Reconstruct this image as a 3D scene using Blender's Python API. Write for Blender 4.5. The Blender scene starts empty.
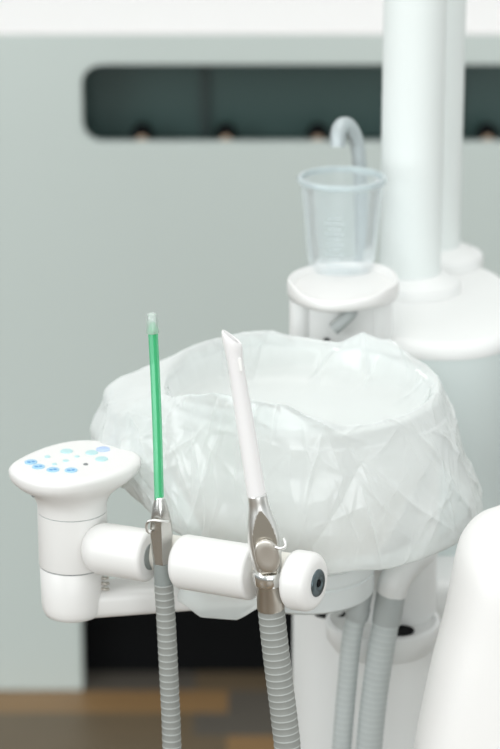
import bpy, bmesh, math, random
from mathutils import Vector, noise, Matrix
random.seed(4)
scn = bpy.context.scene
COL = scn.collection
PI = math.pi
# ------------------------------------------------------------------ camera
CAM = Vector((0, -1.74, 1.51)); PITCH = math.radians(18); FPX = 2600.0
FW = Vector((0, math.cos(PITCH), -math.sin(PITCH))); UP = Vector((0, math.sin(PITCH), math.cos(PITCH))); RT = Vector((1, 0, 0))
def ray(px, py): return FW + RT*((px-250)/FPX) + UP*((374.5-py)/FPX)
def at(px, py, Y):
    r = ray(px, py); return CAM + r*((Y-CAM.y)/r.y)
def atz(px, py, z):
    r = ray(px, py); return CAM + r*((z-CAM.z)/r.z)
def mpp(p):                       # metres per pixel at a point
    return (Vector(p)-CAM).dot(FW)/FPX
cd = bpy.data.cameras.new('camera'); cam = bpy.data.objects.new('camera', cd); COL.objects.link(cam)
cam.location = CAM; cam.rotation_euler = (PI/2-PITCH, 0, 0)
cd.sensor_fit = 'HORIZONTAL'; cd.sensor_width = 24; cd.lens = FPX/500*24
cd.dof.use_dof = True; cd.dof.focus_distance = 1.845; cd.dof.aperture_fstop = cd.lens/20
cd.clip_start = .05
scn.camera = cam
# ------------------------------------------------------------------ materials
def pmat(name, col, rough=.4, metal=0, spec=.5, coat=0, bump=0, bscale=300, trans=0, sss=0):
    m = bpy.data.materials.new(name); m.use_nodes = True
    nt = m.node_tree; b = nt.nodes['Principled BSDF']
    b.inputs['Base Color'].default_value = (*col, 1); b.inputs['Roughness'].default_value = rough
    b.inputs['Metallic'].default_value = metal; b.inputs['Specular IOR Level'].default_value = spec
    b.inputs['Coat Weight'].default_value = coat
    b.inputs['Transmission Weight'].default_value = trans
    n = nt.nodes.new('ShaderNodeTexNoise'); n.inputs['Scale'].default_value = bscale; n.inputs['Detail'].default_value = 2
    tc = nt.nodes.new('ShaderNodeTexCoord'); nt.links.new(tc.outputs['Object'], n.inputs['Vector'])
    # slight procedural unevenness of the gloss
    mr = nt.nodes.new('ShaderNodeMapRange'); mr.inputs['To Min'].default_value = max(rough-.03, .02); mr.inputs['To Max'].default_value = rough+.03
    nt.links.new(n.outputs['Fac'], mr.inputs['Value']); nt.links.new(mr.outputs['Result'], b.inputs['Roughness'])
    if bump:
        bp = nt.nodes.new('ShaderNodeBump'); bp.inputs['Strength'].default_value = bump; bp.inputs['Distance'].default_value = .001
        nt.links.new(n.outputs['Fac'], bp.inputs['Height']); nt.links.new(bp.outputs['Normal'], b.inputs['Normal'])
    return m
def film(name, col, clear, gloss_rough=.15, transl=.6, ior=1.45, gloss=1.0, gcol=(1,1,1), tint=None, edge=.45):
    """thin plastic sheet: part clear, part milky (diffuse + translucent), glossy by Fresnel"""
    m = bpy.data.materials.new(name); m.use_nodes = True; nt = m.node_tree; N = nt.nodes; L = nt.links
    N.remove(N['Principled BSDF']); out = N['Material Output']
    tr = N.new('ShaderNodeBsdfTransparent'); tr.inputs['Color'].default_value = (*(tint or [.5+.5*c for c in col]), 1)
    df = N.new('ShaderNodeBsdfDiffuse'); df.inputs['Color'].default_value = (*col, 1)
    tl = N.new('ShaderNodeBsdfTranslucent'); tl.inputs['Color'].default_value = (*col, 1)
    gl = N.new('ShaderNodeBsdfGlossy'); gl.inputs['Roughness'].default_value = gloss_rough; gl.inputs['Color'].default_value = (*gcol, 1)
    a = N.new('ShaderNodeMixShader'); a.inputs[0].default_value = transl; L.new(df.outputs[0], a.inputs[1]); L.new(tl.outputs[0], a.inputs[2])
    lw = N.new('ShaderNodeLayerWeight'); lw.inputs['Blend'].default_value = .35
    mr = N.new('ShaderNodeMapRange'); mr.inputs['To Min'].default_value = 1-clear; mr.inputs['To Max'].default_value = min(1, (1-clear)+edge)
    L.new(lw.outputs['Facing'], mr.inputs['Value'])
    b = N.new('ShaderNodeMixShader'); L.new(mr.outputs['Result'], b.inputs[0]); L.new(tr.outputs[0], b.inputs[1]); L.new(a.outputs[0], b.inputs[2])
    fr = N.new('ShaderNodeFresnel'); fr.inputs['IOR'].default_value = ior
    mu = N.new('ShaderNodeMath'); mu.operation = 'MULTIPLY'; mu.inputs[1].default_value = gloss; L.new(fr.outputs[0], mu.inputs[0])
    c = N.new('ShaderNodeMixShader'); L.new(mu.outputs[0], c.inputs[0]); L.new(b.outputs[0], c.inputs[1]); L.new(gl.outputs[0], c.inputs[2])
    L.new(c.outputs[0], out.inputs['Surface'])
    return m
WHITE = pmat('white_plastic', (.79, .785, .77), .35)
WHITE2 = pmat('white_lacquer', (.80, .81, .80), .4)
CREAM = pmat('ivory_plastic', (.8, .78, .72), .45)
GREYW = pmat('pale_grey_plastic', (.70, .735, .73), .4)
COLW = pmat('column_painted_shade', (.70, .775, .765), .4)  # white body painted darker and tealer, side shade put into the colour
BOWLW = pmat('bowl_ceramic', (.92, .92, .90), .2)
POLEW = pmat('pole_enamel', (.775, .82, .805), .6)
HOSE = pmat('grey_hose', (.265, .275, .258), .5)
RIB = pmat('hose_rib', (.46, .485, .47), .45)
HOSE2 = pmat('light_grey_hose', (.50, .54, .535), .5)
RIB2 = pmat('light_hose_rib', (.57, .61, .60), .5)
SLEEVE = pmat('grey_rubber', (.25, .275, .265), .5)
SLEEVE2 = pmat('mid_grey_plastic', (.42, .45, .445), .5)
METAL = pmat('brushed_steel', (.80, .80, .78), .33, 1)
RECESS = pmat('recess_painted_dark', (.36, .335, .29), .38, 1)  # same steel painted darker, dim floor reflection put into the facet colour
CHROME = pmat('chrome', (.84, .84, .82), .12, 1)
METAL2 = pmat('satin_steel', (.56, .555, .53), .26, 1)
BRONZE = pmat('satin_nickel', (.60, .57, .52), .32, 1)
DARK = pmat('dark_steel', (.10, .13, .14), .3, .7)
BLACK = pmat('black_void', (.003, .0035, .004), .8, spec=.15)  # black parts; also painted shade in the toe gap and holes
CAB = pmat('cabinet_grey', (.585, .652, .627), .5)
TOP = pmat('counter_white', (.90, .88, .875), .35)
TEAL = pmat('dark_green_panel', (.047, .092, .085), .4)
TAN = pmat('tan_plastic', (.50, .36, .25), .6)
DIV = pmat('divider_green', (.03, .05, .048), .5)
BLUEL = pmat('print_light_blue', (.34, .58, .76), .4)
BLUED = pmat('print_blue', (.08, .30, .62), .4)
AQUA = pmat('print_aqua', (.45, .68, .70), .4)
SEAM = pmat('seam_grey', (.22, .24, .24), .6)
TIPW = pmat('tip_white', (.86, .85, .85), .35)
CHAIRW = pmat('white_vinyl', (.81, .80, .785), .4, bump=.08, bscale=900)
BAGM = film('polythene_film', (.945, .985, .977), .47, .17, .25, 1.45, .9, tint=(.982, .997, .994))
CUPM = film('clear_plastic', (.92, .97, .98), .90, .08, .5, 1.3, .5, edge=.22, tint=(.985, .995, 1))
CAPM = film('clear_cap', (.92, .96, .95), .45, .08, .5, 1.45)
GREENF = film('green_tube', (.26, .93, .56), .60, .12, .5, 1.4, .8, tint=(.72, 1, .86), edge=.25)
GREENW = pmat('green_wire', (.0, .46, .19), .4)
WALLM = pmat('wall_paint', (.80, .82, .81), .7)
def floor_mat():
    m = bpy.data.materials.new('plank_floor'); m.use_nodes = True; nt = m.node_tree; N = nt.nodes; L = nt.links
    b = N['Principled BSDF']; b.inputs['Roughness'].default_value = .45
    tc = N.new('ShaderNodeTexCoord'); mp = N.new('ShaderNodeMapping'); mp.inputs['Location'].default_value = (.08, .0, 0)
    L.new(tc.outputs['Object'], mp.inputs['Vector'])
    sp = N.new('ShaderNodeSeparateXYZ'); L.new(tc.outputs['Object'], sp.inputs[0])
    def mth(op, x, y=None, z=None):
        n = N.new('ShaderNodeMath'); n.operation = op
        for i, v in enumerate((x, y, z)):
            if v is None: continue
            if isinstance(v, (int, float)): n.inputs[i].default_value = v
            else: L.new(v, n.inputs[i])
        return n.outputs[0]
    row = mth('FLOOR', mth('DIVIDE', mth('SUBTRACT', sp.outputs['Y'], 1.438), .07))      # plank rows run along x
    odd = mth('FRACT', mth('MULTIPLY', row, .5))
    col = mth('FLOOR', mth('DIVIDE', mth('ADD', mth('ADD', sp.outputs['X'], .03), mth('MULTIPLY', odd, .09)), .42))
    v = mth('FRACT', mth('ADD', mth('ADD', mth('MULTIPLY', row, .28), mth('MULTIPLY', col, .65)), 100.99))
    br = N.new('ShaderNodeValToRGB'); br.color_ramp.interpolation = 'CONSTANT'; el = br.color_ramp.elements
    ORA, OLI, GRY = (.255, .155, .070, 1), (.14, .105, .065, 1), (.105, .095, .08, 1)
    el[0].position = 0; el[0].color = OLI; el[1].position = .3; el[1].color = ORA
    for pos, c in ((.5, GRY), (.74, OLI), (.88, GRY)): x = el.new(pos); x.color = c
    L.new(v, br.inputs['Fac'])
    nz = N.new('ShaderNodeTexNoise'); nz.inputs['Scale'].default_value = 9; nz.inputs['Detail'].default_value = 5
    mp2 = N.new('ShaderNodeMapping'); mp2.inputs['Scale'].default_value = (1, 9, 1); L.new(tc.outputs['Object'], mp2.inputs['Vector']); L.new(mp2.outputs['Vector'], nz.inputs['Vector'])
    mx = N.new('ShaderNodeMix'); mx.data_type = 'RGBA'; mx.blend_type = 'MULTIPLY'; mx.inputs['Factor'].default_value = .5
    L.new(br.outputs['Color'], mx.inputs['A'])
    cr = N.new('ShaderNodeValToRGB'); cr.color_ramp.elements[0].color = (.5,.5,.5,1); cr.color_ramp.elements[1].color = (1.3,1.25,1.2,1)
    L.new(nz.outputs['Fac'], cr.inputs['Fac']); L.new(cr.outputs['Color'], mx.inputs['B'])
    L.new(mx.outputs['Result'], b.inputs['Base Color'])
    return m
FLOORM = floor_mat()
# ------------------------------------------------------------------ mesh helpers (world coordinates)
def catmull(p, t, closed=False):
    n = len(p)
    if closed:
        i = int(math.floor(t)) ; f = t-i; g = lambda k: p[k % n]
    else:
        i = min(int(t), n-2); f = t-i; g = lambda k: p[max(0, min(n-1, k))]
    a, b, c, d = g(i-1), g(i), g(i+1), g(i+2)
    return (b*2 + (c-a)*f + (a*2-b*5+c*4-d)*f*f + (b*3-a-c*3+d)*f*f*f)*.5
def smooth_path(pts, n, closed=False):
    pts = [Vector(p) for p in pts]; m = len(pts) if closed else len(pts)-1
    return [catmull(pts, m*k/(n if closed else n-1), closed) for k in range(n)]
def skin(bm, rings, cap0=True, cap1=True, closed=True, mats=None):
    vr = [[bm.verts.new(p) for p in r] for r in rings]
    for k in range(len(vr)-1):
        a, b = vr[k], vr[k+1]; n = len(a)
        for i in range(n if closed else n-1):
            j = (i+1) % n
            f = bm.faces.new((a[i], a[j], b[j], b[i]))
            if mats: f.material_index = mats[k]
    if closed and cap0: bm.faces.new(vr[0][::-1])
    if closed and cap1: bm.faces.new(vr[-1])
    return vr
def frame(d):
    d = Vector(d).normalized(); u = Vector((0, 0, 1)) if abs(d.z) < .9 else Vector((1, 0, 0))
    x = u.cross(d).normalized(); return x, d.cross(x).normalized(), d
def circ(c, x, y, r, n=40, e=2.0, ry=None):
    out = []; ry = r if ry is None else ry
    for k in range(n):
        a = 2*PI*k/n; ca, sa = math.cos(a), math.sin(a)
        px = math.copysign(abs(ca)**(2/e), ca)*r; py = math.copysign(abs(sa)**(2/e), sa)*ry
        out.append(Vector(c)+x*px+y*py)
    return out
def lathe(bm, o, d, prof, n=40, cap0=True, cap1=True, mats=None):
    """prof: (distance along d, radius)"""
    x, y, d = frame(d); o = Vector(o)
    return skin(bm, [circ(o+d*h, x, y, max(r, 1e-5), n) for h, r in prof], cap0, cap1, mats=mats)
def tube(bm, path, rad, n=20, cap=True, mats=None):
    path = [Vector(p) for p in path]; R = []
    d = (path[1]-path[0]).normalized(); x, y, _ = frame(d)
    for i, p in enumerate(path):
        t = (path[min(i+1, len(path)-1)]-path[max(i-1, 0)]).normalized()
        x = (x - t*x.dot(t)).normalized(); y = t.cross(x)
        R.append(circ(p, x, y, rad(i) if callable(rad) else rad, n))
    return skin(bm, R, cap, cap, mats=mats)
def resample(pts, step):
    pts = smooth_path(pts, 400); out = [pts[0]]; acc = 0
    for a, b in zip(pts, pts[1:]):
        L = (b-a).length; s = step-acc
        while s <= L:
            out.append(a.lerp(b, s/L)); s += step
        acc = (acc+L) % step if True else 0
    return out
def plan(c, rx, ry, z, e=2.3, n=72):
    return circ(Vector((c[0], c[1], z)), Vector((1, 0, 0)), Vector((0, 1, 0)), rx, n, e, ry)
def box(bm, lo, hi):
    x0, y0, z0 = lo; x1, y1, z1 = hi
    v = [bm.verts.new(p) for p in [(x0,y0,z0),(x1,y0,z0),(x1,y1,z0),(x0,y1,z0),(x0,y0,z1),(x1,y0,z1),(x1,y1,z1),(x0,y1,z1)]]
    for f in ((3,2,1,0),(4,5,6,7),(0,1,5,4),(1,2,6,5),(2,3,7,6),(3,0,4,7)): bm.faces.new([v[i] for i in f])
ORG = {}
def thing(name, loc, label, cat, group=None):
    o = bpy.data.objects.new(name, None); COL.objects.link(o); o.location = loc; o.empty_display_size = .05
    o['label'] = label; o['category'] = cat
    if group: o['group'] = group
    ORG[o] = Vector(loc); return o
def obj(name, bm, mats, parent=None, label=None, bevel=0, sub=0, smooth=True, angle=40):
    org = ORG[parent] if parent else Vector((0, 0, 0))
    bmesh.ops.remove_doubles(bm, verts=bm.verts, dist=1e-6)
    bmesh.ops.recalc_face_normals(bm, faces=bm.faces)
    bmesh.ops.translate(bm, verts=bm.verts, vec=-org)
    me = bpy.data.meshes.new(name); bm.to_mesh(me); bm.free()
    for m in (mats if isinstance(mats, (list, tuple)) else [mats]): me.materials.append(m)
    o = bpy.data.objects.new(name, me); COL.objects.link(o)
    if smooth:
        for p in me.polygons: p.use_smooth = True
        me.set_sharp_from_angle(angle=math.radians(angle))
    if parent: o.parent = parent
    if label: o['label'] = label
    if bevel:
        b = o.modifiers.new('bevel', 'BEVEL'); b.width = bevel; b.segments = 3; b.limit_method = 'ANGLE'; b.angle_limit = math.radians(35)
    if sub:
        s = o.modifiers.new('subdivision', 'SUBSURF'); s.levels = sub; s.render_levels = sub
    ORG[o] = org
    return o
def B(): return bmesh.new()
def fillet(h0, h1, r, f0, f1, k=6):
    """cylinder profile with rounded ends"""
    p = []
    for i in range(k+1):
        a = PI/2*i/k; p.append((h0+f0*(1-math.sin(a)), r-f0*(1-math.cos(PI/2-a)) if False else r-f0+f0*math.sin(a)*1 if False else r-f0*(1-math.sin(a)) ))
    p = [(h0+f0*(1-math.cos(PI/2*i/k)), r-f0*(1-math.sin(PI/2*i/k))) for i in range(k+1)]
    q = [(h1-f1*(1-math.cos(PI/2*i/k)), r-f1*(1-math.sin(PI/2*i/k))) for i in range(k, -1, -1)]
    return p+q
# ================================================================== SETTING
CY = 1.51                                     # cabinet front plane
bm = B(); box(bm, (-4, -4.5, -.05), (4, 2.4, 0)); fl = obj('floor', bm, FLOORM, smooth=False); fl['kind'] = 'structure'
bm = B(); box(bm, (-4, 2.2, 0), (4, 2.3, 2.9)); wl = obj('wall_back', bm, WALLM, smooth=False); wl['kind'] = 'structure'
# ---- cabinet
cab = thing('counter_cabinet', (0, CY, 0), 'long pale grey cabinet with a white worktop and a dark rounded slot', 'cabinet')
zt = at(250, 32, CY).z; zs1 = at(250, 65, CY).z; zs0 = at(250, 140, CY).z-.004; zk = at(250, 588, CY).z
xs = at(82, 100, CY).x; xk = at(82, 650, CY).x
XL, XR = -1.5, 1.6; XSR = .62
def rrect(x0, x1, z0, z1, r, k=8):
    o = []
    for cx, cz, a0 in ((x1-r, z1-r, 0), (x0+r, z1-r, 90), (x0+r, z0+r, 180), (x1-r, z0+r, 270)):
        for i in range(k+1):
            a = math.radians(a0+90*i/k); o.append((cx+r*math.cos(a), cz+r*math.sin(a)))
    return o
bm = B()
hole = rrect(xs, XSR, zs0, zs1, .026)
outer = [(XL, 0), (xk, 0), (xk, zk), (XR, zk), (XR, zt-.004), (XL, zt-.004)]
for loop in (outer, hole):
    vs = [bm.verts.new((x, CY, z)) for x, z in loop]
    for i in range(len(vs)): bm.edges.new((vs[i], vs[(i+1) % len(vs)]))
bmesh.ops.triangle_fill(bm, edges=bm.edges[:], use_beauty=True)
g = bmesh.ops.extrude_face_region(bm, geom=bm.faces[:])
bmesh.ops.translate(bm, verts=[v for v in g['geom'] if isinstance(v, bmesh.types.BMVert)], vec=(0, .02, 0))
obj('front_panel', bm, CAB, cab, smooth=False, bevel=.002)
bm = B(); box(bm, (XL-.02, CY, zt-.004), (XR+.02, CY+.62, zt)); obj('worktop', bm, TOP, cab, 'white worktop', bevel=.0015, smooth=False)
bm = B(); box(bm, (xs-.02, CY+.09, zs0-.02), (XSR+.02, CY+.10, zs1+.02)); obj('slot_back', bm, TEAL, cab, 'dark green back of the slot', smooth=False)
bm = B(); box(bm, (xs-.02, CY+.021, zs0-.03), (XSR+.02, CY+.14, zs0-.012)); obj('slot_floor', bm, TEAL, cab, 'dark slot bottom', smooth=False)
bm = B(); box(bm, (xs-.02, CY+.021, zs1+.012), (XSR+.02, CY+.14, zs1+.03)); obj('slot_roof', bm, TEAL, cab, 'dark slot top', smooth=False)
bm = B(); box(bm, (xs-.03, CY+.021, zs0-.03), (xs-.02, CY+.15, zs1+.03)); obj('slot_end', bm, TEAL, cab, 'dark slot end', smooth=False)
for px in (205, 455):
    p = at(px, 100, CY+.12); bm = B(); box(bm, (p.x-.005, CY+.08, zs0-.012), (p.x+.005, CY+.09, zs1+.012)); obj('divider', bm, DIV, cab, 'dark upright divider in the slot', smooth=False)
for px in (142, 226, 318, 488):
    p = at(px, 134, CY+.03); x = p.x
    bm = B(); lathe(bm, (x, CY+.045, zs0-.012), (0, 0, 1), [(0, .014), (.01, .0155), (.02, .013), (.026, .008), (.029, .001)], 24)
    k = obj('roller_catch', bm, BLACK, cab, 'small dark catch at the slot edge')
    bm = B(); lathe(bm, (x, CY+.03, zs0-.004), (0, -1, 0), [(0, .0075), (.008, .0075), (.010, .006)], 20); obj('tan_pad', bm, TAN, k, 'tan pad')
bm = B(); box(bm, (XL, CY+.55, 0), (XR, CY+.57, zt-.004)); obj('back_panel', bm, CAB, cab, smooth=False)
bm = B(); box(bm, (xk-.02, CY+.02, 0), (xk, CY+.55, zk+.02)); obj('plinth_end', bm, BLACK, cab, 'end wall of the gap, painted dark as its shade', smooth=False)
bm = B(); box(bm, (xk, CY+.06, 0), (XR, CY+.08, zk+.02)); obj('plinth', bm, BLACK, cab, 'recessed plinth painted black for the shade', smooth=False)  # black colour carries the shade inside the toe gap
bm = B(); box(bm, (xk, CY+.02, zk+.005), (XR, CY+.55, zk+.02)); obj('bottom_board', bm, BLACK, cab, 'underside painted dark for the shade', smooth=False)
for x0 in (XL, XR-.02):
    bm = B(); box(bm, (x0, CY+.02, 0), (x0+.02, CY+.55, zt-.004)); obj('side_panel', bm, CAB, cab, smooth=False)
# ================================================================== DENTAL UNIT (cuspidor column)
BY = .15                                       # bowl centre
rimc = at(298, 388, BY); BR = .108
dk = at(415, 290, .47); ZD = dk.z              # deck height of the body
dl, dr, df, db = atz(345, 306, ZD), atz(527, 306, ZD), atz(435, 345, ZD), atz(435, 256, ZD)
dc = ((dl.x+dr.x)/2, (df.y+db.y)/2); drx = (dr.x-dl.x)/2; dry = (db.y-df.y)/2
unit = thing('dental_unit', (dc[0], dc[1], 0), 'white dental unit column with two poles, cup filler and spittoon bowl', 'dental unit')
bm = B()
zb0 = 0
prof = [(.06, 1.0, 1.0), (ZD-.36, 1, 1), (ZD-.03, 1, 1), (ZD-.028, 1, 1)]
rings = [plan(dc, drx*.995, dry*.995, z) for z in (0.0, .02, .3, ZD-.2, ZD-.010)]
obj_body = skin(bm, rings); obj('column_body', bm, COLW, unit)
bm = B(); rr = []
for i in range(9):
    a = PI/2*i/8; rr.append(plan(dc, drx-.012*(1-math.cos(a)), dry-.012*(1-math.cos(a)), ZD-.012+.012*math.sin(a)))
rr = [plan(dc, drx*.96, dry*.96, ZD-.0135), plan(dc, drx, dry, ZD-.0135)]+rr
skin(bm, rr); obj('deck', bm, WHITE2, unit, 'white rounded top cover')
# poles
for (px, py, Y, rp, rf) in ((409.5, 290, .47, 30.5, 47), (431, 262, None, 28.5, 49)):
    c = at(px, py, Y) if Y else atz(px, py, ZD); c.z = ZD; s = mpp(c)
    bm = B(); lathe(bm, c, (0, 0, 1), [(0, rp*s), (.95, rp*s), (.953, rp*s-.002), (.954, .001)], 56); po = obj('pole', bm, POLEW, unit)
    bm = B(); R = rf*s; lathe(bm, c+Vector((.003, 0, 0)), (0, 0, 1), [(0, R), (.006, R), (.009, R-.0015), (.0105, R-.005), (.0125, rp*s+.006), (.016, rp*s+.0015), (.017, rp*s-.001)], 56); obj('flange', bm, WHITE2, po)
# pedestal below the bowl
pl, pr_ = at(293, 660, .33), at(512, 660, .33); pz = at(300, 606, .2).z
pc = ((pl.x+pr_.x)/2, .35); prx = (pr_.x-pl.x)/2
bm = B(); rr = [plan(pc, prx, .105, z, 3.2) for z in (0, .02, .3, pz-.012)]
for i in range(1, 7):
    a = PI/2*i/6; rr.append(plan(pc, prx-.012*(1-math.cos(a)), .105-.012*(1-math.cos(a)), pz-.012+.012*math.sin(a), 3.2))
skin(bm, rr); obj('pedestal', bm, WHITE2, unit)
# hose shelf with raised lip + neck
sc = at(383, 622, .215); sh = sc.z; s = mpp(sc); SR = 58*s
bm = B(); lathe(bm, sc, (0, 0, 1), [(-.02, SR*.86), (-.012, SR*.97), (0, SR), (.003, SR-.001), (.004, SR-.004), (.001, SR-.006), (-.002, SR-.012), (-.002, .001)], 64); obj('hose_shelf', bm, WHITE2, unit)
nc = at(396, 560, .245); bm = B()
skin(bm, [plan((nc.x, nc.y), .0335, .035, z, 3) for z in (sh-.003, sh+.04, sh+.12, sh+.16)]); obj('neck', bm, WHITE2, unit)
for (px, py, w) in ((330, 612, .013), (400, 629, .0115)):  # flat black discs stand in for the shade inside the cable holes
    c = atz(px, py, sh); c.z = sh-.002
    bm = B(); skin(bm, [plan((c.x, c.y), w*k, .0095*k, c.z+h, 2, 32) for h, k in ((0, 1), (.0015, 1), (.002, .9), (.0012, .8))]); obj('cable_hole_disc', bm, BLACK, unit, 'black oval disc painted as the dark of a cable hole')
# swivel disc under bowl
sd = at(305, 585, BY); s = mpp(sd); DR = 69*s; dth = 25*s
bm = B(); lathe(bm, (sd.x, sd.y, sd.z-.004), (0, 0, 1), [(0, DR*.5), (.0005, DR-.003), (.003, DR), (dth-.001, DR), (dth, DR-.0012), (dth+.001, DR-.0012), (dth+.0025, DR), (dth+.012, DR-.001), (dth+.02, DR-.01), (dth+.021, .002)], 72)
obj('swivel_disc', bm, GREYW, unit)
# bowl
H = rimc.z; zb = sd.z+dth+.012
bm = B()
outp = [(.05, zb), (.068, zb+.006), (.088, H-.085), (.1005, H-.062), (.105, H-.045), (.1075, H-.01), (BR+.0015, H-.002), (BR, H), (BR-.003, H+.001), (BR-.006, H-.001), (.1, H-.02), (.094, H-.045), (.078, H-.06), (.04, H-.068), (.008, H-.07), (.007, H-.08)]
op = smooth_path([Vector((r, z, 0)) for r, z in outp], 70)
skin(bm, [plan((rimc.x, BY), p.x, p.x, p.y, 2, 96) for p in op]); obj('spittoon_bowl', bm, BOWLW, unit, 'white round spittoon bowl under the plastic cover')
# bowl bracket joining neck
bm = B(); a = Vector((rimc.x+.03, BY+.05, zb-.012)); tube(bm, [a, (nc.x-.01, nc.y+.06, zb-.012), (nc.x+.03, nc.y+.16, zb-.012)], .02, 24); obj('bowl_bracket', bm, WHITE2, unit)
# drain hoses
def hose(bm, path, r, pitch, rib, n=20):
    pts = resample(path, pitch/6); mats = []; rad = []
    for i in range(len(pts)):
        k = i % 6; rad.append(r+(rib if k in (0, 1) else 0)); mats.append(1 if k in (5, 0, 1) and k != 1 or k == 0 else 0)
    mats = [1 if (i % 6) in (0,) else 0 for i in range(len(pts))]
    tube(bm, pts, lambda i: rad[i], n, True, mats)
h0 = at(357.5, 610, .153); s = mpp(h0)
bm = B(); hose(bm, [h0, at(351.5, 640, .152), at(346.5, 690, .152), at(341.6, 749, .152), at(336, 840, .16), Vector((at(335, 900, .2).x, .16, .3)), Vector((at(335, 900, .2).x, .22, .27))], 9.8*s, .0052, .00022); dh = obj('drain_hose', bm, [HOSE2, RIB2], unit, 'thinner pale grey drain hose')
bm = B(); lathe(bm, at(356.3, 619, .153), (h0-at(355.5, 619, .153)), [(0, 10.8*s), (.002, 11.8*s), (.010, 11.8*s), (.012, 10.6*s), (.030, 10.6*s)], 32); obj('hose_collar', bm, SLEEVE2, dh, 'grey clamp')
h1 = at(388, 612, .150); h2 = at(402, 580, .16); s = mpp(h1)
bm = B(); hose(bm, [h1, at(381, 650, .148), at(374, 700, .148), at(369, 749, .148), at(362, 840, .153), Vector((at(360, 900, .2).x, .16, .26)), Vector((at(360, 900, .2).x, .22, .22))], 13.2*s, .0052, .00022, 24); dh = obj('drain_hose', bm, [HOSE2, RIB2], unit, 'thicker pale grey drain hose')
bm = B(); tube(bm, [at(386.5, 622, .150), at(389, 605, .150), at(392, 588, .152)], 14.6*s, 32); obj('hose_sleeve', bm, SLEEVE2, dh, 'smooth grey sleeve')
bm = B(); tube(bm, smooth_path([at(391, 592, .152), at(396, 578, .153), at(408, 562, .17), at(420, 552, .2), at(424, 548, .24)], 16), 15.6*s, 32); obj('elbow', bm, WHITE2, dh, 'white elbow')
# cup filler
CUY = .39
cb = at(341, 266, CUY); ZP = cb.z
pts = [(287, 283), (296, 274), (318, 268), (345, 266), (375, 267), (392, 273), (399, 283), (395, 290), (377, 296), (350, 299.5), (325, 300), (305, 296), (292, 290)]
ol = [atz(x, y, ZP) for x, y in pts]
cen = sum(ol, Vector())/len(ol)
ol = smooth_path(ol, 72, True)
def sc_ring(k, z, front_dip=0):
    out = []
    for p in ol:
        q = cen+(p-cen)*k; dirn = (p-cen).normalized(); w = max(0, -dirn.y+.15*(-dirn.x)-.55)/.45
        out.append(Vector((q.x, q.y, ZP+z-front_dip*min(1, w)**.7)))
    return out
bm = B()
skin(bm, [sc_ring(.80, -.0125), sc_ring(.93, -.0115), sc_ring(.985, -.009), sc_ring(1.0, -.005, .002), sc_ring(1.0, .001, .0045), sc_ring(.985, .0035, .006), sc_ring(.95, .004, .006), sc_ring(.91, .0025, .004), sc_ring(.86, -.001, .001), sc_ring(.80, -.0015), sc_ring(.4, -.0015), sc_ring(.02, -.0015)])
tray = obj('cup_platform', bm, WHITE, unit, 'white rounded cup platform with a raised lip')
fbz = ZP-.0135
bm = B(); fc = (cen.x+.001, cen.y+.012)
skin(bm, [plan(fc, .0415, .036, z, 2.4) for z in (sd.z+.03, fbz-.06, fbz-.004, fbz+.003)])
obj('filler_body', bm, WHITE2, unit)
# lighter front cheek pieces left and right of the niche
s = mpp(cen)
for (px, w, nm) in ((300, .009, 0), (377, .010, 1)):
    p = at(px, 320, fc[1]-.021); bm = B()
    skin(bm, [plan((p.x, p.y), w, .011, z, 2.2, 32) for z in (fbz-.06, fbz-.03, fbz, fbz+.002)]); obj('cheek', bm, WHITE2, unit)
nz0 = at(351, 311, fc[1]-.042); bm = B()
tube(bm, smooth_path([nz0+Vector((0, .012, .008)), nz0, at(344, 320, fc[1]-.045), at(333, 330, fc[1]-.047)], 12), lambda i: .0062-.0001*i, 20); obj('filler_nozzle', bm, SLEEVE2, unit, 'grey cup filler nozzle')
p = at(326.5, 341, fc[1]-.035); bm = B(); lathe(bm, p, (0, -1, 0), [(0, .003), (.004, .003), (.005, .002)], 16); obj('sensor', bm, BLACK, unit, 'tiny black sensor')
# rinse spout behind the cup
yk = CUY+.075
bm = B(); fp = smooth_path([at(361, 285, yk), at(361, 230, yk), at(360.5, 185, yk), at(359, 160, yk), at(356, 140, yk), at(349.5, 127, yk-.003), at(343, 125, yk-.008), at(338.5, 132, yk-.014), at(337.5, 147, yk-.017)], 60)
s = mpp(fp[0]); tube(bm, fp, lambda i: (7.6-1.1*(abs(i-40)/40 if i < 40 else 0))*s, 24); obj('rinse_spout', bm, pmat('satin_spout', (.45, .50, .51), .3, .2), unit, 'grey hooked rinse spout')
bm = B(); c = fp[0]; lathe(bm, (c.x, c.y, ZP-.04), (0, 0, 1), [(0, .012), (.018, .012), (.024, .0085)], 32); obj('spout_base', bm, WHITE2, unit)
# ================================================================== ASSISTANT ARM (control head, holder bar, support arm)
hc = at(73.3, 560, .07); s = mpp(hc); hr = 34.6*s
arm = thing('instrument_holder_arm', (hc.x, hc.y, sd.z-.02), 'white swivel arm with button control head and horizontal holder bar', 'holder arm')
def zat(py): return at(72, py, hc.y).z
z518, z574, z608 = zat(509), zat(562), zat(614)
padz = atz(75, 465, zat(465)).z+.0
ZT = zat(461)
pad = [(8.5, 471), (23, 460), (48, 450), (75, 444.5), (100, 444.5), (122, 449.5), (137, 455), (141, 462), (131, 471.5), (105, 481.5), (75, 487.5), (45, 488), (20, 481.5)]
po = smooth_path([atz(x, y, ZT-.0045) for x, y in pad], 80, True)
c0 = Vector((hc.x, hc.y, ZT))
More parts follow.
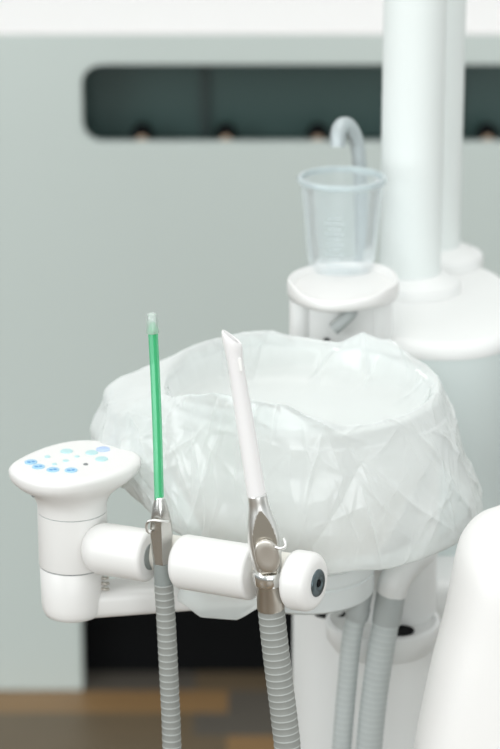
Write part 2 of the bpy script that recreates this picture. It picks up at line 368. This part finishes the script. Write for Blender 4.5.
# re-sample outline by polar angle about the stem axis so that it lofts cleanly onto the round stem
def polar(a):
    best = None
    d = Vector((math.cos(a), math.sin(a), 0))
    for i in range(len(po)):
        p, q = po[i]-c0, po[(i+1) % len(po)]-c0
        den = (q.x-p.x)*d.y-(q.y-p.y)*d.x
        if abs(den) < 1e-12: continue
        t = -(p.x*d.y-p.y*d.x)/den
        if -1e-6 <= t <= 1+1e-6:
            r = (p+(q-p)*t).dot(d)
            if r > 0: best = r if best is None else max(best, r)
    return best
NA = 96; ang = [2*PI*k/NA for k in range(NA)]; pr = [polar(a) for a in ang]
def pring(k, dz, inset=0):               # blend of pad outline (k=1) and stem circle (k=0)
    return [Vector((c0.x+math.cos(a)*(hr*(1-k)+(r-inset)*k), c0.y+math.sin(a)*(hr*(1-k)+(r-inset)*k), ZT+dz)) for a, r in zip(ang, pr)]
dzb = z518-ZT
bm = B(); rr = []
for k, dz in ((0, dzb), (.0, dzb*.86), (.07, dzb*.74), (.20, dzb*.62), (.43, dzb*.51), (.72, dzb*.395), (.92, dzb*.285), (.99, dzb*.2), (1, dzb*.12)): rr.append(pring(k, dz))
for i in range(1, 7):
    a = PI/2*i/6; rr.append(pring(1, -.0045+.0045*math.sin(a), .0055*(1-math.cos(a))))
for t in (.85, .6, .3, .02): rr.append([Vector((c0.x, c0.y, 0))*(1-t)+Vector((p.x, p.y, 0))*t+Vector((0, 0, ZT+.0008*(1-t))) for p in rr[14]])
skin(bm, rr); head = obj('control_head', bm, WHITE, arm, 'white flared keypad head', angle=60)
ic = [(31, 462, 1, 0), (38.5, 466.6, 1, 0), (53, 469.7, 1, 0), (71, 470.2, 1, 0), (66.6, 451.3, 1, 1), (91.7, 452.7, 1, 1), (103, 449.2, 1, 2), (101.6, 459, 1, 1), (47.5, 456.8, .45, 1), (77, 456.8, .4, 1), (65.8, 461, .5, 1), (54.5, 464.4, .4, 1), (85.6, 464.4, .38, 3)]
for (px, py, k, t) in ic:
    c = atz(px, py, ZT+.0006); c.z = ZT
    rad = .0047*k*(1.0 if t != 2 else 1.1)
    bm = B(); lathe(bm, c, (0, 0, 1), [(-.001, rad), (.0008, rad), (.0012, rad*.9)], 28)
    bo = obj('button', bm, [BLUEL, AQUA, pmat('print_periwinkle', (.45, .58, .84), .4), SEAM][t], head, ['light blue touch button', 'pale aqua touch button', 'pale periwinkle touch button', 'tiny grey indicator'][t])
    if t == 0:
        ORG[bo] = ORG[head]
# darker symbols on the four blue keys, printed as small bars in one mesh per key row (sub-parts of the head)
for (px, py, k, t) in ic[:4]:
    c = atz(px, py, ZT+.0012); c.z = ZT+.0011
    bm = B(); box(bm, (c.x-.0027, c.y-.0013, c.z), (c.x-.0002, c.y+.0007, c.z+.0003)); box(bm, (c.x+.0004, c.y-.0004, c.z), (c.x+.0026, c.y+.0018, c.z+.0003)); obj('key_symbol', bm, BLUED, head, 'darker blue key symbol', smooth=False)
bm = B(); lathe(bm, (hc.x, hc.y, z574), (0, 0, 1), [(.0, hr-.0002), (.0006, hr), (z518-z574-.0009, hr), (z518-z574-.0002, hr-.0008)], 72); stem = obj('stem', bm, WHITE, arm)
bm = B(); lathe(bm, (hc.x, hc.y, z518-.0011), (0, 0, 1), [(0, hr-.0003), (.0016, hr-.0003)], 72); obj('seam_ring', bm, SEAM, stem, 'grey seam line')
bm = B(); lathe(bm, (hc.x-.0005, hc.y-.0005, z574-.001), (0, 0, 1), [(0, hr-.0012), (.0016, hr-.0012)], 72); obj('seam_ring', bm, SEAM, stem, 'grey seam line')
lr = hr*.91; Lh = z574-.0008-z608; bm = B()
lathe(bm, (hc.x-.001, hc.y-.001, z608), (0, 0, 1), [(0, lr*.3), (.0004, lr*.72), (.0022, lr*.88), (.006, lr*.965), (.011, lr*.995), (.016, lr), (Lh-.0006, lr*1.02), (Lh, lr)], 72); obj('stem_foot', bm, WHITE, arm)
p = at(104.5, 583, hc.y-.008)
for k in range(3):
    bm = B(); tube(bm, [p+Vector((-.003, 0, .0045-.0045*k)), p+Vector((.0012, -.002, .0045-.0045*k)), p+Vector((.003, -.0005, .0045-.0045*k))], .0013, 12); obj('grille_rib', bm, BRONZE, arm, 'small dull metal rib')
p = at(33.5, 494.5, hc.y-.03); bm = B(); lathe(bm, at(34, 494.5, hc.y-.026), (-.3, -1, -.3), [(-.004, .0016), (.0015, .0016), (.002, .001)], 14); obj('led', bm, SEAM, head, 'tiny dark dot')
# holder bar
A = at(87, 546, .052); E = at(317.5, 583, -.040)
ax = (E-A).normalized(); L = (E-A).length; BRR = .0200
def along(px):                                # distance along the bar that shows at a pixel column
    lo, hi = 0, 1.2
    for _ in range(40):
        m = (lo+hi)/2; p = A.lerp(E, m); d = p-CAM; x = 250+FPX*d.x/d.dot(FW)
        lo, hi = (m, hi) if x < px else (lo, m)
    return lo*L
s1, s2, s3, s4 = along(151), along(179), along(255), along(291)
bm = B()
lathe(bm, A, ax, fillet(0, s1, BRR*.97, .016, .004, 8), 64); bar = obj('holder_bar', bm, WHITE, arm, 'white horizontal holder bar')
def seg(a, b, r, f0, f1, nm='bar_section'):
    bm = B(); lathe(bm, A, ax, fillet(a, b, r, f0, f1, 8), 64); return obj(nm, bm, WHITE, bar)
seg(s2, s3, BRR, .0055, .003); endc = seg(s4, L, BRR*1.07, .0045, .0075, 'end_section')
back = Vector((ax.y, -ax.x, 0)).normalized()*-1
bm = B(); lathe(bm, A+back*.010, ax, fillet(.01, L-.012, .0142, .003, .003), 40); obj('spine', bm, CREAM, bar, 'ivory inner spine')
bm = B(); lathe(bm, A, ax, [(s1-.001, BRR*.5), (s1+.0006, BRR*.5), (s1+.0009, BRR*.4)], 48); obj('gasket', bm, SLEEVE, bar, 'dark grey slot gasket')
bm = B(); lathe(bm, A, ax, [(L-.001, .0100), (L+.0004, .0100), (L+.0012, .0094), (L+.0016, .0082), (L+.0018, .0050), (L+.0010, .0042), (L+.0008, .0002)], 40); obj('end_screw', bm, DARK, bar, 'dark metal end screw')
bm = B(); lathe(bm, A, ax, [(L+.0005, .0030), (L+.0014, .0029), (L+.0015, .0002)], 6); obj('screw_socket', bm, BLACK, bar, 'black hex plug painted as the dark of the socket')  # solid black plug, the hole's darkness put into its colour
# support arm from stem foot to the swivel disc
q0 = at(72, 600.5, hc.y); q1 = atz(290, 584, q0.z)
bm = B(); rr = []
d = (q1-q0).normalized(); nrm = Vector((-d.y, d.x, 0))
for t in (.05, .3, .6, .9, 1): rr.append(circ(q0.lerp(q1, t), nrm, Vector((0, 0, 1)), .0170, 40, 3.0, .0122))
skin(bm, rr); obj('support_arm', bm, WHITE, arm, 'flat white support arm')
# ================================================================== SALIVA EJECTOR
def baraxis(px): return A+ax*along(px)
def loc_lathe(bm, p0, p1, prof, n=32, flat=None, ndir=None, ndir2=None):
    """profile given as (t 0..1 from p0 to p1, radius); flat clips the side facing ndir"""
    d = p1-p0; x, y, dd = frame(d); rings = []; cl_ = set()
    for t, r in prof:
        rg = circ(p0+d*t, x, y, r, n)
        if flat is not None:
            c = p0+d*t
            for q in rg:
                e = (q-c).dot(ndir)
                e2 = (q-c).dot(ndir2) if ndir2 else -1
                if e2 > flat: q -= ndir2*(e2-flat); e = (q-c).dot(ndir)
                if e > flat:
                    q -= ndir*(e-flat); cl_.add((len(rings), rg.index(q)))
        rings.append(rg)
    vr = skin(bm, rings)
    if cl_:
        ids = {vr[a][b] for a, b in cl_}
        for f in bm.faces:
            if all(v in ids for v in f.verts): f.material_index = 1
ys = baraxis(161).y-.006
v0, v1 = at(159.8, 497, ys), at(162.5, 564, ys); s = mpp(v0)
sal = thing('saliva_ejector', v1, 'slim steel suction handpiece holding a green tube, in the left holder slot', 'suction handpiece')
bm = B(); fd = Vector((.25, -1, 0)).normalized()
loc_lathe(bm, v0, v1, [(0, 4.2*s), (.005, 5*s), (.03, 5.4*s), (.15, 8*s), (.3, 10*s), (.42, 11.2*s), (.55, 11.4*s), (.8, 10.2*s), (.98, 9*s), (1, 8.5*s)], 72, 8.0*s, Vector((.62, -1, 0)).normalized(), Vector((-.5, -1, 0)).normalized())
sv = obj('valve', bm, [METAL2, METAL2], sal, 'brushed steel valve', angle=25)
bm = B(); loc_lathe(bm, v0, v1, [(-.012, 3.6*s), (-.008, 5.0*s), (.012, 5.4*s), (.014, 4.6*s)], 32); obj('mouth_ring', bm, CHROME, sv, 'bright mouth ring')
bm = B(); yl = ys-.0085
tube(bm, smooth_path([at(168, 521.5, ys-.004), at(166.5, 521.6, yl+.002), at(160, 521, yl), at(153, 520.5, yl), at(148.3, 521.5, yl+.001), at(146.6, 525, yl+.002), at(147, 530, yl+.002), at(149.3, 532.5, yl+.003), at(150.5, 530, yl+.004)], 40), 1.55*s, 14); obj('lever', bm, METAL, sv, 'bent wire lever')
g = [at(159.2, 499, ys), at(158.4, 470, ys), at(157.3, 430, ys), at(155.4, 380, ys), at(153.4, 340, ys), at(152.6, 328, ys)]
gp = smooth_path(g, 40)
bm = B(); tube(bm, gp, 4.9*s, 28, False); gt = obj('ejector_tube', bm, GREENF, sal, 'green plastic tube')
bm = B(); tube(bm, [p+Vector((1.4*s, -.0010, 0)) for p in gp], 1.6*s, 12); obj('core_wire', bm, GREENW, gt, 'darker green inner wire')
bm = B(); t0 = at(152.9, 333, ys); t1 = at(151.6, 313, ys)
loc_lathe(bm, t0, t1, [(0, 5.6*s), (.02, 6.6*s), (.1, 6.7*s), (.2, 6.3*s), (.7, 6.1*s), (.88, 5.5*s), (.97, 4.2*s), (1, 2.4*s)], 32); obj('tip_cap', bm, CAPM, gt, 'clear rounded cap')
bm = B(); lathe(bm, at(152.7, 330, ys), t1-t0, [(0, 4*s), (.003, 4*s), (.0055, 2.6*s), (.006, .5*s)], 20); obj('tip_core', bm, GREENF, gt)
h = [v1+Vector((0, 0, .001)), at(163, 574, ys), at(163.8, 585, ys)]
bm = B(); tube(bm, h, 9.3*s, 32); hs = obj('hose_sleeve', bm, SLEEVE, sal, 'smooth dark grey sleeve')
def low(p, dx=0, yb=.2, z=.36): return [Vector((p.x+.004, p.y+.003, .56)), Vector((p.x+.006+dx*.2, p.y+.012, .46)), Vector((p.x+.01+dx*.6, p.y+.04, z+.03)), Vector((p.x+.02+dx, (p.y+yb)/2+.02, z-.02)), Vector((p.x+.03+dx, yb-.02, z)), Vector((p.x+.03+dx, yb+.01, z+.01))]
hp = [at(163.6, 583, ys), at(166, 620, ys), at(168.6, 670, ys), at(171, 720, ys), at(172.6, 760, ys)]
bm = B(); hose(bm, hp+low(hp[-1], .14), 9.6*s, .0054, .00022, 28); obj('corrugated_hose', bm, [HOSE, RIB], sal, 'grey corrugated hose')
# ================================================================== HIGH VOLUME SUCTION
yh = baraxis(266).y-.011
v0, v1 = at(257, 493.5, yh), at(268.5, 570, yh); v2 = at(271, 609, yh); s = mpp(v0)
suc = thing('suction_handpiece', v2, 'thick steel suction handpiece with a long white tip, in the right holder slot', 'suction handpiece')
fd = Vector((.10, -1, -.05)).normalized()
bm = B()
loc_lathe(bm, v0, v1, [(0, 8.2*s), (.005, 9.4*s), (.04, 9.8*s)]+[(.08+.84*k/47, catmull([Vector((q, 0, 0)) for q in (9.9, 10.6, 12.1, 13.8, 15.2, 16.1, 16.4, 16.2, 15.6, 15)], 9*k/47.001).x*s) for k in range(48)]+[(1, 13.5*s)], 96, 10.6*s, fd)
hv = obj('valve', bm, [METAL, RECESS], suc, 'brushed steel valve body', angle=25)
bm = B(); loc_lathe(bm, v0, v1, [(-.01, 8.4*s), (-.006, 9.4*s), (.012, 10*s), (.014, 9*s)], 40); obj('mouth_ring', bm, CHROME, hv, 'bright mouth ring')
kc = v0.lerp(v1, .745)+fd*(10*s)+Vector((.3*s, 0, 0)); kx = Vector((0, 0, 1)).cross(fd).normalized(); kz = (v0-v1).normalized()
bm = B(); skin(bm, [circ(kc+fd*hh, kx, kz, 12.6*s*k, 48, 2.2, 18.5*s*k) for hh, k in ((-.002, 1), (.0026, 1), (.0034, .95), (.0037, .86), (.0036, .5), (.0035, .01))]); kn = obj('valve_knob', bm, BRONZE, hv, 'round satin valve knob')
dd = (v2-v1)
bm = B(); loc_lathe(bm, v1, v2, [(-.02, 13*s), (0, 15.8*s), (.03, 16.6*s), (.3, 16.4*s), (.34, 15.6*s)], 56); obj('collar', bm, CHROME, suc, 'bright chrome collar')
bm = B(); loc_lathe(bm, v1, v2, [(.28, 14.8*s), (.36, 13.2*s), (.95, 14.2*s), (1, 13.6*s)], 56); obj('connector', bm, BRONZE, suc, 'satin nickel connector')
bm = B(); yl = yh-.010
tube(bm, smooth_path([at(275, 547, yl+.001), at(279, 548.5, yl), at(283.5, 548, yl+.001), at(285.5, 545.5, yl+.003), at(285, 541, yl+.005), at(283.5, 538, yl+.006)], 24), 1.6*s, 14); obj('lever', bm, METAL, suc, 'small bent wire lever')
# white tip: hollow, cut obliquely
ta, tb = at(256.6, 495, yh), at(230.4, 331, yh)
dv = (tb-ta); Lt = dv.length; dv.normalize(); side = (RT-dv*RT.dot(dv)).normalized(); fwd = dv.cross(side)
def tring(h, r, shear=0, ry=None): return [ta+dv*(h+shear*math.cos(2*PI*k/40))+side*(r*math.cos(2*PI*k/40))+fwd*((ry or r)*math.sin(2*PI*k/40)) for k in range(40)]
bm = B(); r1, r0 = 8.0*s, 9.6*s
skin(bm, [tring(0, r0), tring(Lt*.5, (r0+r1)/2), tring(Lt-.020, r1), tring(Lt-.014, r1*1.12, -.001), tring(Lt-.009, r1*1.17, -.0036), tring(Lt-.006, r1*1.15, -.0050), tring(Lt-.0045, r1*1.06, -.0054), tring(Lt-.004, r1*.94, -.0056), tring(Lt-.0045, r1*.80, -.0052), tring(Lt-.007, r1*.72, -.0045), tring(Lt-.02, r1*.7)])
tp = obj('suction_tip', bm, TIPW, suc, 'long white plastic tip with an oblique end')
p = ta+dv*(Lt-.023)+side*(r1*.62)+fwd*0
q = p+Vector((0, -.0044, 0)); bm = B(); rr = [circ(q+dv*hh, side, Vector((0, -1, 0)), 1.7*s*k, 16, 3, .0012) for hh, k in ((-.005, .8), (-.004, 1), (.003, 1), (.004, .8))]; skin(bm, rr); obj('tip_vent', bm, BOWLW, tp, 'small side vent')
hp = [v2+Vector((0, 0, .002)), at(274.5, 640, yh), at(280, 685, yh), at(285, 725, yh), at(288, 760, yh)]
bm = B(); hose(bm, hp+low(hp[-1], .06, .2, .30), 13.6*s, .0054, .00028, 32); obj('corrugated_hose', bm, [HOSE, RIB], suc, 'thick grey corrugated hose')
# ================================================================== CUP
cup = thing('drinking_cup', (cb.x, CUY, ZP-.0013), 'clear plastic cup with measuring marks standing on the white cup platform', 'cup')
zr = at(341, 177, CUY).z; s = mpp(at(341, 177, CUY)); ch = zr-ZP; rt, rb = 42*s, 33.5*s
bm = B(); z0 = ZP-.0012
pf = [(.001, z0+.0012), (rb-.003, z0+.0012), (rb-.0005, z0), (rb, z0+.001)]
pf += [(rb+(rt-rb)*t, z0+.001+(ch-.004)*t) for t in (.05, .2, .4, .6, .8, .88)]
pf += [(rt-.0002, zr-.0065), (rt+.0006, zr-.0045), (rt+.0020, zr-.0030), (rt+.0024, zr-.001), (rt+.0016, zr+.0008), (rt+.0004, zr+.001), (rt-.0006, zr-.0005), (rt-.0012, zr-.006)]
pf += [(rb+(rt-rb)*t-.0012, z0+.001+(ch-.004)*t) for t in (.8, .4, .1)] + [(rb-.003, z0+.0024), (.001, z0+.0024)]
skin(bm, [plan((cb.x, CUY), r, r, z, 2, 80) for r, z in pf], True, True); cw = obj('cup_wall', bm, CUPM, cup)
bm = B(); lathe(bm, (cb.x, CUY, zr-.0045), (0, 0, 1), [(0, rt+.0008), (.001, rt+.0024), (.003, rt+.0028), (.005, rt+.0018), (.0056, rt+.0002), (.005, rt-.0008), (0, rt-.0006)], 80, False, False); obj('rolled_rim', bm, film('milky_rim', (.85, .93, .94), .35, .1, .5), cup, 'milky rolled rim')
MARK = film('mark_film', (.88, .94, .95), .30)
for k in range(10):
    t = .12+.062*k; r = rb+(rt-rb)*t+.0001; z = z0+.001+(ch-.004)*t; w = .42 if k % 2 == 0 else .26
    bm = B(); n = 10; rr = []
    for i in range(n+1):
        a = PI*1.5-.22+(-w+2*w*i/n)*.62
        c = Vector((cb.x+math.cos(a)*r, CUY+math.sin(a)*r, z)); o = Vector((math.cos(a), math.sin(a), 0))
        rr.append([c-Vector((0, 0, .0005)), c+o*.0005-Vector((0, 0, .0004)), c+o*.0005+Vector((0, 0, .0004)), c+Vector((0, 0, .0005))])
    skin(bm, rr); obj('measuring_mark', bm, MARK, cup, 'thin moulded measuring line')
# ================================================================== PLASTIC COVER BAG
bag = thing('plastic_bag', (rimc.x, BY, H-.01), 'crumpled translucent plastic bag drawn over the spittoon bowl', 'plastic bag')
# angle: rim height, shoulder r, shoulder z, mid r, mid drop, hem r, hem drop, hem sideways shift
K = {
 0:   (.002, .115, -.014, .128, -.052, .143, -.088, 0),
 15:  (.002, .114, -.012, .124, -.05, .138, -.085, 0),
 30:  (.003, .113, -.006, .120, -.05, .132, -.08, 0),
 48:  (.011, .112, .004, .120, -.04, .128, -.075, 0),
 60:  (.0135, .111, .006, .118, -.04, .125, -.075, 0),
 72:  (.002, .111, -.004, .118, -.04, .125, -.075, 0),
 90:  (.006, .112, .0, .12, -.04, .125, -.075, 0),
 105: (.012, .113, .006, .12, -.04, .125, -.075, 0),
 125: (.010, .114, .004, .12, -.04, .125, -.075, 0),
 145: (.008, .118, .003, .13, -.035, .13, -.075, 0),
 160: (.004, .130, .002, .150, -.03, .145, -.075, 0),
 178: (.001, .144, .0005, .160, -.034, .147, -.076, 0),
 192: (.002, .141, -.004, .156, -.036, .136, -.072, 0),
 207: (.006, .124, -.006, .137, -.040, .126, -.078, 0),
 222: (.016, .115, -.006, .124, -.045, .125, -.084, 0),
 234: (.022, .113, -.004, .119, -.05, .118, -.092, 0),
 241: (.023, .113, -.002, .117, -.055, .114, -.132, -.036),
 247: (.022, .113, -.002, .117, -.055, .114, -.142, -.030),
 256: (.021, .113, -.003, .117, -.055, .113, -.142, -.020),
 264: (.019, .113, -.008, .118, -.055, .115, -.122, -.004),
 274: (.011, .113, -.010, .119, -.055, .118, -.104, 0),
 288: (.002, .113, -.012, .122, -.055, .124, -.101, 0),
 302: (.001, .113, -.012, .125, -.055, .131, -.101, 0),
 318: (.001, .114, -.013, .128, -.055, .139, -.097, 0),
 340: (.002, .115, -.014, .130, -.053, .145, -.094, 0),
}
ka = sorted(K)
def kv(deg):
    deg %= 360
    for i in range(len(ka)):
        a0 = ka[i]; a1 = ka[(i+1) % len(ka)]+(360 if i == len(ka)-1 else 0)
        if a0 <= deg < a1:
            t = (deg-a0)/(a1-a0); t = t*t*(3-2*t)*.6+t*.4
            return [p+(q-p)*t for p, q in zip(K[a0], K[a1 % 360])]
NT, NV = 860, 210
random.seed(11)
# creases: (angle, t) -> (angle, t), height, width; t runs 0 (bowl centre) .. 5 (rim) .. 10 (hem)
CR = [((318, 5.6), (338, 9.6), .0028, .0028), ((300, 7.2), (322, 9.2), .0022, .002), ((292, 7.6), (297, 9.8), .0022, .002), ((330, 6), (352, 9.0), .0022, .0025), ((20, 5.4), (350, 7.0), .0025, .003),
      ((196, 5.6), (228, 9.4), .0028, .003), ((186, 6), (206, 9.4), .0024, .0028), ((214, 5.4), (222, 9.2), .0022, .0025), ((230, 6), (205, 8.6), .002, .0025),
      ((60, 5), (52, 2.2), .003, .0035), ((48, 5.2), (30, 3.6), .0025, .003), ((262, 4.8), (290, 5.6), .003, .003), ((235, 4.8), (258, 3.6), .003, .003), ((100, 5), (112, 2.5), .002, .003), ((130, 5), (120, 2.6), .002, .003)]
for k in range(46):
    a0 = random.uniform(0, 360); t0 = random.uniform(4.2, 8); CR.append(((a0, t0), (a0+random.uniform(-26, 26), min(10, t0+random.uniform(1, 4))), random.uniform(.0006, .0018)*random.choice((1, 1, -1)), random.uniform(.0012, .003)))
for k in range(20):
    a0 = random.uniform(0, 360); CR.append(((a0, random.uniform(3.5, 5)), (a0+random.uniform(-22, 22), random.uniform(1.2, 3.2)), random.uniform(.001, .0025)*random.choice((1, 1, -1)), random.uniform(.0016, .0035)))
for k in range(80):
    a0 = random.uniform(180, 380); t0 = random.uniform(4.3, 9); CR.append(((a0, t0), (a0+random.uniform(-16, 16), min(10.5, t0+random.uniform(.3, 2.2))), random.uniform(.0005, .0011), random.uniform(.0007, .0013)))
CRL = [(p, q, A_, W_, math.radians(1)*.118) for p, q, A_, W_ in CR]
def folds(deg, t):
    tot = 0
    for (a0, t0), (a1, t1), A_, W_, dm in CRL:
        da = (deg-a0+180) % 360-180
        if abs(da) > 60: continue
        px, py = da*dm, (t-t0)*.016; qx, qy = (a1-a0 if abs(a1-a0) <= 180 else (a1-a0+180) % 360-180)*dm, (t1-t0)*.016
        l2 = qx*qx+qy*qy; u = (px*qx+py*qy)/l2
        if u < -.2 or u > 1.2: continue
        d = abs(px*qy-py*qx)/math.sqrt(l2); e = max(0, 1-((u-.5)/.7)**2)
        tot += A_*e*math.exp(-d/W_)
    return tot
def crease(v):                                  # sharp-edged crumple: voronoi facets
    dist, _ = noise.voronoi(v); return dist[1]-dist[0]
bm = B(); rings = []
for i in range(NT):
    deg = 360*i/NT; a = math.radians(deg); h, sr, sz, mr_, md, hr_, hd, hx = kv(deg)
    ctl = [(.012, -.034), (.05, -.032), (.080, -.026), (.093, -.016), (.1005, -.003+h*.5), (.1075, h+.0025), (sr, sz), (sr*.55+mr_*.45, sz*.5+md*.42), (mr_, md), ((mr_+hr_)/2+.001, (md+hd)/2), (hr_, hd), (hr_-.007, hd-.002), (hr_-.010, hd+.006)]
    cv = [Vector((r, z, 0)) for r, z in ctl]
    line = []
    for j in range(NV):
        t = (len(cv)-1)*j/(NV-1); p = catmull(cv, min(t, len(cv)-1.0001))
        r, z = p.x, p.y
        w = max(0, (z-md)/(hd-md)) if t > 8 else 0
        x = rimc.x+math.cos(a)*r+hx*min(1, w)*(1 if t > 8 else 0); y = BY+math.sin(a)*r
        q = Vector((x, y, H+z))
        # folds
        amt = .0012 if t < 4 else (.0016 if t < 6 else .003)
        f1 = noise.noise(Vector((math.cos(a)*3.2, math.sin(a)*3.2, z*7+1.3)))
        f2 = 1-abs(noise.noise(Vector((math.cos(a)*5, math.sin(a)*5, z*16+7))))*2
        cr = min(.5, crease(q*26+Vector((noise.noise(q*30), noise.noise(q*30+Vector((5, 5, 5))), 0))*.8))
        cr2 = min(.4, crease(q*60+Vector((9, 2, 4))))
        out = Vector((math.cos(a), math.sin(a), .5 if 3 < t < 7 else .15)).normalized()
        dsp = amt*(f1*1.1+f2*.35-cr*.5-cr2*.15)+folds(deg, t)
        if 4 < t < 6.5: dsp = max(dsp, -.0012)
        if t > 6: dsp = max(dsp, -.003)
        q = q+out*dsp
        if t < 4: q = q-out*0+Vector((0, 0, .002))
        line.append(q)
    rings.append(line)
vs = [[bm.verts.new(p) for p in l] for l in rings]
for i in range(NT):
    k = (i+1) % NT
    for j in range(NV-1): bm.faces.new((vs[i][j], vs[k][j], vs[k][j+1], vs[i][j+1]))
bm.faces.new([vs[i][0] for i in range(NT)][::-1])
obj('bag_film', bm, BAGM, bag, angle=50)
# ================================================================== DENTAL CHAIR (right foreground)
chy = -.02
cl = [(500, 524), (486, 529), (474, 537.5), (465, 549), (459, 563), (453, 590), (446, 622), (434, 665), (424, 706), (415, 749), (408, 800), (404, 860)]
le = [at(x, y, chy) for x, y in cl]
chair = thing('dental_chair', (.42, -.05, 0), 'white padded dental chair back at the right edge of the picture', 'dental chair')
top = le[0]
ctr = [at(520, 517, chy), at(545, 510, chy), at(580, 500, chy), at(620, 492, chy), at(760, 492, chy), at(860, 520, chy), at(900, 600, chy), at(900, 860, chy), at(700, 910, chy), at(480, 910, chy)]
ow = smooth_path(le[::-1]+ctr, 160, True); cc = sum(ow, Vector())/len(ow)
bm = B(); rr = []; Tk = .055
ks = [.02, .3, .6, .78, .88, .94, .975, .993, 1.0]
for k, sg in [(k, -1) for k in ks]+[(k, 1) for k in ks[-2::-1]]:
    rr.append([cc+(p-cc)*k+Vector((0, sg*Tk*math.sqrt(max(0, 1-k**5)), 0)) for p in ow])
skin(bm, rr)
for v in bm.verts: v.co.y += (v.co.z-.62)*.10
obj('backrest', bm, CHAIRW, chair, 'white upholstered backrest', angle=70)
zl = min(p.z for p in ow)
bm = B(); skin(bm, [plan((.42, chy+.01), .16, .05, z, 3) for z in (.36, .4, zl+.02, zl+.04)]); obj('chair_frame', bm, WHITE2, chair)
bm = B(); skin(bm, [plan((.42, -.12), .24, .30, z, 3.5) for z in (.30, .31, .37, .38)]); obj('seat', bm, CHAIRW, chair, bevel=.01)
bm = B(); skin(bm, [plan((.42, -.05), .2, .3, 0, 3), plan((.42, -.05), .2, .3, .03, 3), plan((.42, -.05), .1, .14, .05, 3), plan((.42, -.05), .09, .12, .31, 3)]); obj('chair_base', bm, WHITE2, chair)
# ================================================================== LIGHT
w = bpy.data.worlds.new('world'); scn.world = w; w.use_nodes = True; nt = w.node_tree; N = nt.nodes; Lk = nt.links
bg = N['Background']; tc = N.new('ShaderNodeTexCoord'); sx = N.new('ShaderNodeSeparateXYZ'); Lk.new(tc.outputs['Generated'], sx.inputs[0])
cr = N.new('ShaderNodeValToRGB'); e = cr.color_ramp.elements
mr = N.new('ShaderNodeMapRange'); mr.inputs['From Min'].default_value = -1; Lk.new(sx.outputs['Z'], mr.inputs['Value']); Lk.new(mr.outputs['Result'], cr.inputs['Fac'])
e[0].position = .45; e[0].color = (.30, .32, .32, 1); e[1].position = .62; e[1].color = (.80, .83, .83, 1)
x = e.new(.52); x.color = (.62, .65, .65, 1); x = e.new(.9); x.color = (.92, .94, .93, 1)
Lk.new(cr.outputs['Color'], bg.inputs['Color']); bg.inputs['Strength'].default_value = 1.0
def area(name, loc, rot, sx_, sy_, power, col):
    l = bpy.data.lights.new(name, 'AREA'); l.shape = 'RECTANGLE'; l.size = sx_; l.size_y = sy_; l.energy = power; l.color = col
    o = bpy.data.objects.new(name, l); COL.objects.link(o); o.location = loc; o.rotation_euler = rot; return o
area('ceiling_panel', (.2, .35, 2.75), (0, 0, 0), 1.2, 1.2, 9, (1, .985, .96))
area('ceiling_panel', (-.6, -1.6, 2.75), (0, 0, 0), 1.2, 1.2, 9, (1, .985, .96))
area('fill_light', (-2.6, -1.9, 1.7), (math.radians(82), 0, math.radians(-55)), 1.8, 1.5, 34, (.95, .985, 1))  # added fill from the left, brightens the sides and the bag
area('fill_light', (.5, -3.9, 1.35), (math.radians(88), 0, math.radians(4)), 2.6, 1.5, 44, (.96, .99, 1))  # added fill behind the camera, lifts front-facing surfaces
scn.view_settings.view_transform = 'Standard'; scn.view_settings.look = 'None'; scn.view_settings.gamma = 1; scn.view_settings.exposure = .08
scn.cycles.use_denoising = True; scn.cycles.transparent_max_bounces = 24; scn.cycles.max_bounces = 12
